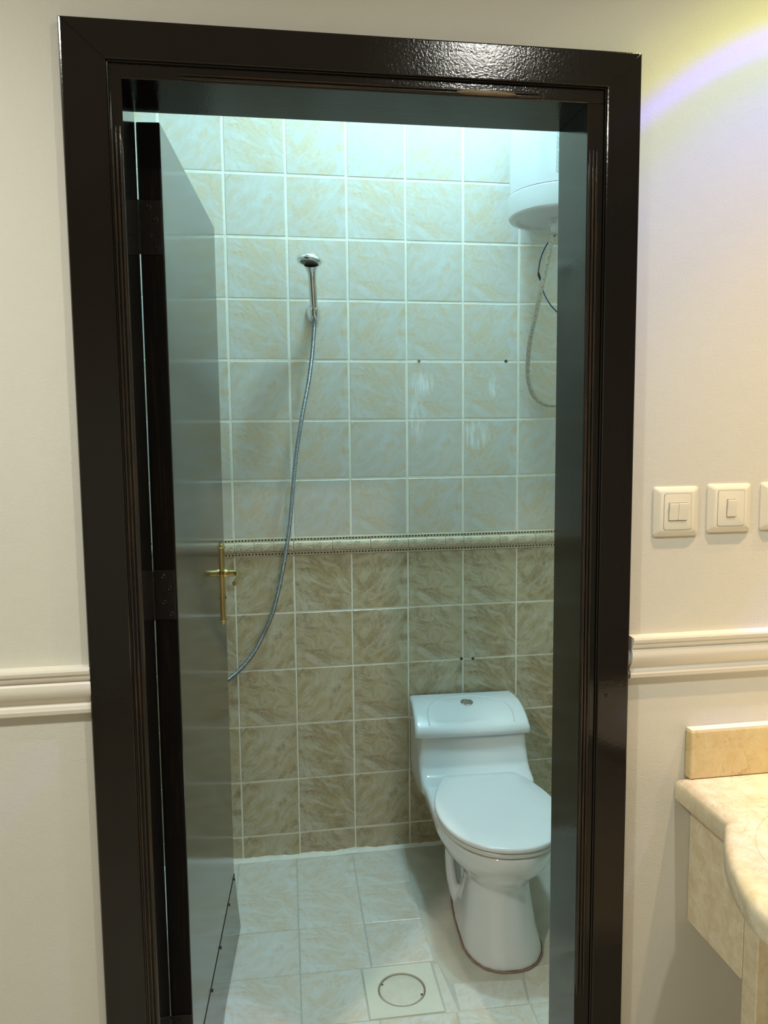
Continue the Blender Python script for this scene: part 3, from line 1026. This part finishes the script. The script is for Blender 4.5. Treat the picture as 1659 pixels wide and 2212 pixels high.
# corrugated hose
raw = catmull([axis0 + dirv * .004, (.2855, -.046, 1.880), (.2760, -.062, 1.79), (.2600, -.074, 1.69), (.2370, -.080, 1.583), (.2130, -.075, 1.44), (.1960, -.066, 1.28),
               (.1880, -.060, 1.21), (.1600, -.046, 1.05), (.1260, -.034, .915), (.0900, -.021, .832), (.0600, -.020, .775), (.0200, -.020, .725), (-.026, -.020, .685), (-.075, -.022, .655), (-.125, -.028, .650), (-.165, -.034, .672), (-.180, -.036, .700)], 14)
pts = resample(raw, .0021)
bm = bmesh.new()
tube(bm, pts, lambda i: .0073 if i % 2 else .0061, 14)
spart('hose', bm, M_HOSE, 30)
bm = bmesh.new()
tube(bm, [axis0 + dirv * t for t in (.012, .006, -.010, -.014)], lambda i: (.0102, .0102, .0098, .0075)[i], 16)
spart('hose_nut', bm, M_CHROME)
# wall outlet behind the door where the hose ends
bm = bmesh.new()
tube(bm, catmull([(-.180, 0.002, .735), (-.180, -.022, .735), (-.180, -.034, .728), (-.180, -.036, .695)], 6), .011, 14)
lathe(bm, [(.028, 0), (.028, .004), (.020, .009), (.011, .011)], 24, (-.180, 0, .735), Matrix.Rotation(R(90), 3, 'X'))
spart('wall_outlet', bm, M_CHROME)

# ------------------------------------------------------------------ water heater
HX, HYc, HR = 1.0835, -.213, .1655
heater = empty('water_heater', (HX, HYc, 2.2))
tag(heater, 'white cylindrical electric water heater hung high on the tiled wall', 'water heater')
hinv = Matrix.Translation((-HX, -HYc, -2.2))
def hpart(name, bm, mat, sm_=40, parent=None):
    o = mk(name, bm, mat, parent or heater, sm_)
    if parent is None: o.matrix_parent_inverse = hinv
    return o
ZC0, ZC1 = 2.2155, 2.2895          # bottom cap
bm = bmesh.new()
lathe(bm, [(HR * .9, ZC1 - .004), (HR - .008, ZC1 - .003), (HR - .008, ZC1 + .0022), (HR - .0025, ZC1 + .0024), (HR - .001, ZC1 + .004), (HR - .0015, 2.70), (HR - .02, 2.735), (.05, 2.75), (.001, 2.75)], 72, (HX, HYc, 0))
tank_o = hpart('tank', bm, M_HEATER)
bm = bmesh.new()
lathe(bm, [(.001, ZC0 + .008), (HR - .030, ZC0 + .008), (HR - .028, ZC0 + .004), (HR - .024, ZC0 + .0035), (HR - .022, ZC0), (HR - .009, ZC0 + .0003), (HR - .003, ZC0 + .003), (HR + .0012, ZC0 + .008), (HR + .0022, ZC0 + .014), (HR + .0022, ZC1 - .003), (HR + .0008, ZC1 - .0010), (HR - .008, ZC1 - .0008)], 72, (HX, HYc, 0))
hpart('bottom_cap', bm, M_HEATCAP, 24)
bm = bmesh.new()
lathe(bm, [(.034, ZC0 + .009), (.034, ZC0 - .012), (.031, ZC0 - .014), (.031, ZC0 - .022), (.026, ZC0 - .032), (.014, ZC0 - .038), (.001, ZC0 - .039)], 32, (1.089, -.195, 0))
hpart('thermostat_cover', bm, M_HEATCAP)
for dx in (-.07, .08):
    bm = bmesh.new()
    box(bm, HX + dx - .02, HX + dx + .02, -.055, -.004, 2.52, 2.56, .003)
    hpart('wall_bracket', bm, M_HEATER)
# spec sticker wrapped on the shell
def on_shell(a, z, d=0.0):
    return Vector((HX + (HR - .001 + d) * math.cos(a), HYc + (HR - .001 + d) * math.sin(a), z))
def shell_patch(a0, a1, z0, z1, d0, d1):
    bm = bmesh.new()
    n = 8
    rings = []
    for i in range(n + 1):
        a = a0 + (a1 - a0) * i / n
        rings.append([on_shell(a, z0, d0), on_shell(a, z0, d1), on_shell(a, z1, d1), on_shell(a, z1, d0)])
    loft(bm, rings)
    return bm
# the visible left edge of the sticker
A0 = R(244); A1 = R(285); SZ0, SZ1 = 2.318, 2.432
st = mk('sticker', shell_patch(A0, A1, SZ0, SZ1, -.0005, .0005), M_LABEL, heater); st.matrix_parent_inverse = hinv
ink_bm = bmesh.new()
def ink(a0, a1, z0, z1):
    b2 = shell_patch(a0, a1, z0, z1, .0003, .0008)
    me_ = bpy.data.meshes.new('t'); b2.to_mesh(me_); b2.free(); ink_bm.from_mesh(me_); bpy.data.meshes.remove(me_)
ink(A0, A0 + .004, SZ0, SZ1); ink(A1 - .004, A1, SZ0, SZ1)
zz = SZ1
for k in range(9):
    ink(A0, A1, zz - .0008, zz)
    if k in (1, 2, 4, 5, 6, 7):
        for q in range(2):
            z_ = zz - .0040 - q * .0042
            a = A0 + .03
            while a < A1 - .08:
                wd = rng.uniform(.02, .075)
                ink(a, a + wd, z_ - .0016, z_); a += wd + .018
    zz -= (SZ1 - SZ0 - .0008) / 8
mk('print', ink_bm, M_INK, st)
# flexible supply hose, a thing of its own parts of the heater
raw = catmull([(1.070, -.178, 2.190), (1.066, -.172, 2.14), (1.052, -.150, 2.04), (1.040, -.120, 1.94), (1.029, -.09, 1.845), (1.028, -.07, 1.765), (1.034, -.062, 1.705),
               (1.056, -.057, 1.655), (1.090, -.053, 1.629), (1.120, -.05, 1.622), (1.17, -.045, 1.628), (1.21, -.035, 1.65), (1.225, -.012, 1.675)], 12)
pts = resample(raw, .004)
bm = bmesh.new()
tube(bm, pts, lambda i: .0076 + .0004 * math.sin(i * 1.3), 12)
hs = hpart('supply_hose', bm, M_OLDHOSE, 60)
bm = bmesh.new()
for i in range(3, len(pts) - 20, 6):
    t = (pts[i + 1] - pts[i]).normalized()
    side = Vector((0, -1, 0)); side = (side - t * side.dot(t)).normalized()
    o3 = t.cross(side)
    c0 = pts[i] + side * .0074 + o3 * .001
    for q in (-1, 1):
        c1 = c0 + t * q * .0011
        box(bm, c1.x - .0014, c1.x + .0014, c1.y - .0007, c1.y + .0007, c1.z - .0006, c1.z + .0006)
tag(mk('hose_print', bm, M_BLACK, hs), kind='stuff')
bm = bmesh.new()
lathe(bm, [(.0005, 2.176), (.011, 2.176), (.0115, 2.180), (.0115, 2.200), (.009, 2.203), (.009, 2.232)], 6, (1.070, -.178, 0))
hpart('hose_nut', bm, M_OLDHOSE, 20)
# earth wires: a cut one hanging and a second one lower down
bm = bmesh.new()
raw = catmull([(1.125, -.20, 2.225), (1.098, -.15, 2.19), (1.075, -.12, 2.160), (1.058, -.11, 2.118), (1.052, -.105, 2.078), (1.053, -.105, 2.062)], 10)
tube(bm, raw, .0022, 8)
w1 = hpart('cut_wire', bm, M_BLUE, 60)
bm = bmesh.new()
tube(bm, [Vector((1.0515, -.105, 2.070)), Vector((1.0530, -.105, 2.060)), Vector((1.0575, -.106, 2.048)), Vector((1.060, -.106, 2.042))], lambda i: (.003, .0048, .0042, .0030)[i], 8)
hpart('wire_cap', bm, M_BLACK, 60)
bm = bmesh.new()
raw = catmull([(1.048, -.132, 2.050), (1.062, -.118, 2.012), (1.080, -.105, 1.985), (1.110, -.09, 1.955), (1.150, -.07, 1.935), (1.20, -.035, 1.94), (1.23, -.006, 1.955)], 10)
tube(bm, raw, .0021, 8)
hpart('earth_wire', bm, M_BLUE, 60)

# ------------------------------------------------------------------ bathroom ceiling lamp (above the frame)
def globe_lamp():
    t = empty('ceiling_lamp', (.70, -.43, BCEIL))
    tag(t, 'round white globe lamp on the bathroom ceiling', 'lamp')
    bm = bmesh.new()
    lathe(bm, [(.001, 0), (.055, 0), (.055, -.012), (.030, -.020), (.030, -.055), (.001, -.055)], 36)
    mk('base', bm, M_WHITE, t, 40)
    m, nt, b = newmat('lamp_glow')
    b.inputs['Emission Color'].default_value = (.455, .84, 1.04, 1)
    b.inputs['Emission Strength'].default_value = 440
    bm = bmesh.new()
    prof = [(max(.0005, .070 * math.sin(R(a))), -.125 + .070 * math.cos(R(a))) for a in range(20, 181, 16)]
    lathe(bm, prof, 36)
    mk('globe', bm, m, t, 60)
globe_lamp()

# ------------------------------------------------------------------ chair rails in the hall
def rail(name, x0, x1, label):
    z0 = 1.031
    prof = [(0, 0), (.0075, 0), (.0125, .003), (.0140, .010), (.0120, .0165), (.0085, .0195), (.0085, .0225), (.0100, .0255), (.0120, .028), (.0165, .034), (.0205, .043),
            (.0215, .051), (.0200, .058), (.0165, .0615), (.0165, .0640), (.0200, .0665), (.0220, .0710), (.0220, .0745), (.0250, .0775), (.0260, .0830), (.0245, .0870), (.0, .0880)]
    bm = bmesh.new()
    n = 30
    rings = []
    for i in range(n + 1):
        x = x0 + (x1 - x0) * i / n
        rings.append([Vector((x, YW - d_, z0 + h)) for d_, h in prof])
    loft(bm, rings)
    o = mk(name, bm, M_RAIL, None, 28)
    return struct(o, label, 'chair rail')
rail('trim_2', -2.0, -.2165, 'white moulded chair rail on the wall left of the doorway')
t3 = rail('trim_3', .812, 2.6, 'white moulded chair rail between the doorway and the vanity')
for z0, z1, d_ in ((1.052, 1.095, .015), (1.033, 1.05, .010)):
    bm = bmesh.new()
    n = 10
    rings = []
    for i in range(n + 1):
        z = z0 + (z1 - z0) * i / n
        k = math.sin(math.pi * i / n)
        rings.append([Vector((.8062, YW + .001, z)), Vector((.8062, YW - d_ * (.35 + .65 * k), z)), Vector((.8085 + .0045 * k, YW - d_ * (.35 + .6 * k), z)), Vector((.8125 + .002 * k, YW + .001, z))])
    loft(bm, rings)
    mk('filler', bm, M_FILLER, t3, 50)

# ------------------------------------------------------------------ wall switches
def switch(x0, x1, z0, z1, gangs, label):
    cx, cz = (x0 + x1) / 2, (z0 + z1) / 2
    W_, H_ = (x1 - x0) / 2, (z1 - z0) / 2
    t = empty('wall_switch', (cx, YW, cz))
    tag(t, label, 'switch', 'light switches on the cream wall')
    t.scale = (1, .78, 1)
    def rr(w_, h_, r_, y, n=6, bulge=0.0):
        pts_ = []
        for sx, sz, a0 in ((1, 1, 0), (-1, 1, 90), (-1, -1, 180), (1, -1, 270)):
            for i in range(n + 1):
                a = R(a0 + 90 * i / n)
                pts_.append(Vector((sx * (w_ - r_) + r_ * math.cos(a), y, sz * (h_ - r_) + r_ * math.sin(a))))
        if bulge:
            out = []
            for p in pts_:
                out.append(Vector((p.x, p.y, p.z + math.copysign(bulge * (1 - (p.x / w_) ** 2), p.z))))
            pts_ = out
        return pts_
    bm = bmesh.new()
    loft(bm, [rr(W_, H_, .006, .0005), rr(W_, H_, .006, -.0045), rr(W_ - .0015, H_ - .0015, .006, -.0062), rr(W_ - .010, H_ - .009, .004, -.0128, 6, .001), rr(W_ - .0115, H_ - .0105, .004, -.0138, 6, .001)])
    mk('cover_plate', bm, M_SWITCH, t, 35)
    bm = bmesh.new()
    # thin seam then the raised insert
    loft(bm, [rr(.0288, .0350, .004, -.0128, 6, .003), rr(.0288, .0350, .004, -.0146, 6, .003), rr(.0280, .0342, .004, -.0150, 6, .003)])
    ins = mk('insert', bm, M_SWITCH, t, 35)
    bm = bmesh.new()
    loft(bm, [rr(.0294, .0356, .004, -.0130, 6, .003), rr(.0294, .0356, .004, -.01395, 6, .003)])
    mk('seam', bm, M_DIRT, t)
    wr = .0094
    for gx in ((-.0097, .0097) if gangs == 2 else (0.0,)):
        bm = bmesh.new()
        pr = [(-.0130, -.0175), (-.0172, -.0172), (-.0180, -.012), (-.0190, 0), (-.0218, .0145), (-.0215, .0168), (-.0130, .0175)]
        loft(bm, [[Vector((gx + sx * (wr - ii), y + (0.0006 if ii else 0), z)) for y, z in pr] for sx, ii in ((-1, 0), (-1, -.0), (1, 0))][::2])
        bmesh.ops.bevel(bm, geom=list(bm.edges), offset=.0007, segments=2, affect='EDGES')
        mk('rocker', bm, M_ROCKER, ins, 35)
        bm = bmesh.new()
        loft(bm, [rr(wr + .0006, .0182, .001, -.0146, 2), rr(wr + .0006, .0182, .001, -.0152, 2)])
        for v in bm.verts: v.co.x += gx
        mk('rocker_slot', bm, M_DIRT, ins)
switch(.8575, .9535, 1.3165, 1.4155, 2, 'double rocker light switch nearest the door frame')
switch(.9735, 1.0680, 1.3215, 1.4190, 1, 'single rocker light switch next to the double one')
switch(1.0905, 1.1850, 1.3235, 1.4200, 1, 'light switch farthest from the door frame, cut by the photo edge')

# ------------------------------------------------------------------ vanity
VC = 1.25
van = empty('vanity_unit', (VC, YW, 0))
tag(van, 'cream marble vanity with curved top and basin right of the doorway', 'vanity')
vinv = Matrix.Translation((-VC, -YW, 0))
def vpart(name, bm, mat, sm_=None, parent=None):
    o = mk(name, bm, mat, parent or van, sm_)
    if parent is None: o.matrix_parent_inverse = vinv
    return o
ZT = .8145
half = [Vector((.922, -1.2815, 0)), Vector((.922, -1.462, 0))]
curve = catmull([(.915, -1.464, 0), (.888, -1.505, 0), (.861, -1.552, 0), (.832, -1.619, 0), (.815, -1.675, 0), (.8105, -1.714, 0), (.818, -1.765, 0), (.850, -1.825, 0), (.92, -1.875, 0), (1.03, -1.905, 0), (1.14, -1.915, 0), (VC, -1.918, 0)], 5)
left = [(p.x, p.y) for p in half + curve]
outline = left + [(2 * VC - x, y) for x, y in reversed(left[:-1])]
BA, BB, BCX, BCY = .305, .185, VC, -1.625
def counter():
    bm = bmesh.new()
    n = len(outline)
    nh = 56
    hole = [(BCX + BA * math.cos(2 * math.pi * i / nh), BCY + BB * math.sin(2 * math.pi * i / nh)) for i in range(nh)]
    def inset(d):
        out = []
        ar = sum(outline[i - 1][0] * outline[i][1] - outline[i][0] * outline[i - 1][1] for i in range(n))
        s = 1 if ar > 0 else -1
        for i in range(n):
            a = Vector(outline[i - 1]); b = Vector(outline[i]); c = Vector(outline[(i + 1) % n])
            e1 = (b - a).normalized(); e2 = (c - b).normalized()
            n1 = Vector((-e1.y, e1.x)) * s; n2 = Vector((-e2.y, e2.x)) * s
            k = n1 + n2; k = k / max(.5, k.dot(n1))
            out.append(b + k * d)
        return out
    lv = [(.020, ZT), (.013, ZT - .0012), (.006, ZT - .005), (.0015, ZT - .011), (0, ZT - .019), (0, ZT - .046), (.003, ZT - .050), (.010, ZT - .050), (.012, ZT - .056), (.024, ZT - .066), (.035, ZT - .070)]
    rows = []
    for d_, z in lv:
        rows.append([bm.verts.new((v.x, v.y, z)) for v in inset(d_)])
    for a, b in zip(rows[:-1], rows[1:]):
        for i in range(n):
            bm.faces.new((a[i], a[(i + 1) % n], b[(i + 1) % n], b[i]))
    bm.faces.new(rows[-1])
    hv = [bm.verts.new((x, y, ZT)) for x, y in hole]
    hv2 = [bm.verts.new((x, y, ZT - .012)) for x, y in hole]
    for i in range(nh): bm.faces.new((hv[i], hv[(i + 1) % nh], hv2[(i + 1) % nh], hv2[i]))
    es = [bm.edges.get((rows[0][i], rows[0][(i + 1) % n])) for i in range(n)] + [bm.edges.get((hv[i], hv[(i + 1) % nh])) for i in range(nh)]
    bmesh.ops.triangle_fill(bm, use_beauty=True, edges=es)
    return bm
ct = vpart('countertop', counter(), M_MARBLE, 40)
bm = bmesh.new()
tube(bm, [(BCX + (BA + .045) * math.cos(2 * math.pi * i / 80), BCY + (BB + .042) * math.sin(2 * math.pi * i / 80), ZT - .0008) for i in range(81)], .0022, 6)
vpart('rim_line', bm, M_MARBLE, 60)
bm = bmesh.new()
rings = []
for s_, z in ((1.03, ZT - .006), (1.03, ZT - .001), (1.01, ZT + .001), (.985, ZT - .004), (.95, ZT - .030), (.85, ZT - .075), (.62, ZT - .115), (.30, ZT - .132), (.06, ZT - .135)):
    rings.append([Vector((BCX + BA * s_ * math.cos(2 * math.pi * i / 56), BCY + BB * s_ * math.sin(2 * math.pi * i / 56), z)) for i in range(56)])
loft(bm, rings, cap=True)
basin = vpart('basin', bm, M_CERAMIC, 50)
bm = nb(.942, 2 * VC - .942, YW - .0225, YW - .0005, ZT + .0005, .9165, .0035, 2)
vpart('backsplash', bm, M_SPLASH)
bm = nb(.944, 2 * VC - .944, YW - .0205, YW - .0006, .9150, .9195, .0012)
vpart('caulk', bm, M_RAIL)
for s in (-1, 1):
    X = lambda x: VC + s * (VC - x)
    xa, xb = sorted((X(.958), X(.980)))
    vpart('side_panel', nb(xa, xb, -1.468, YW - .0008, .497, ZT - .066, .0015), M_MARBLE)
    xa, xb = sorted((X(.9585), X(1.012)))
    vpart('leg', nb(xa, xb, -1.512, -1.4695, -.02, ZT - .066, .002), M_MARBLE)
    xa, xb = sorted((X(.985), X(1.075)))
    vpart('leg_facing', nb(xa, xb, -1.5365, -1.513, -.02, ZT - .066, .002), M_MARBLE)
vpart('front_apron', nb(1.013, 2 * VC - 1.013, -1.510, -1.485, .497, ZT - .071, .0015), M_MARBLE)
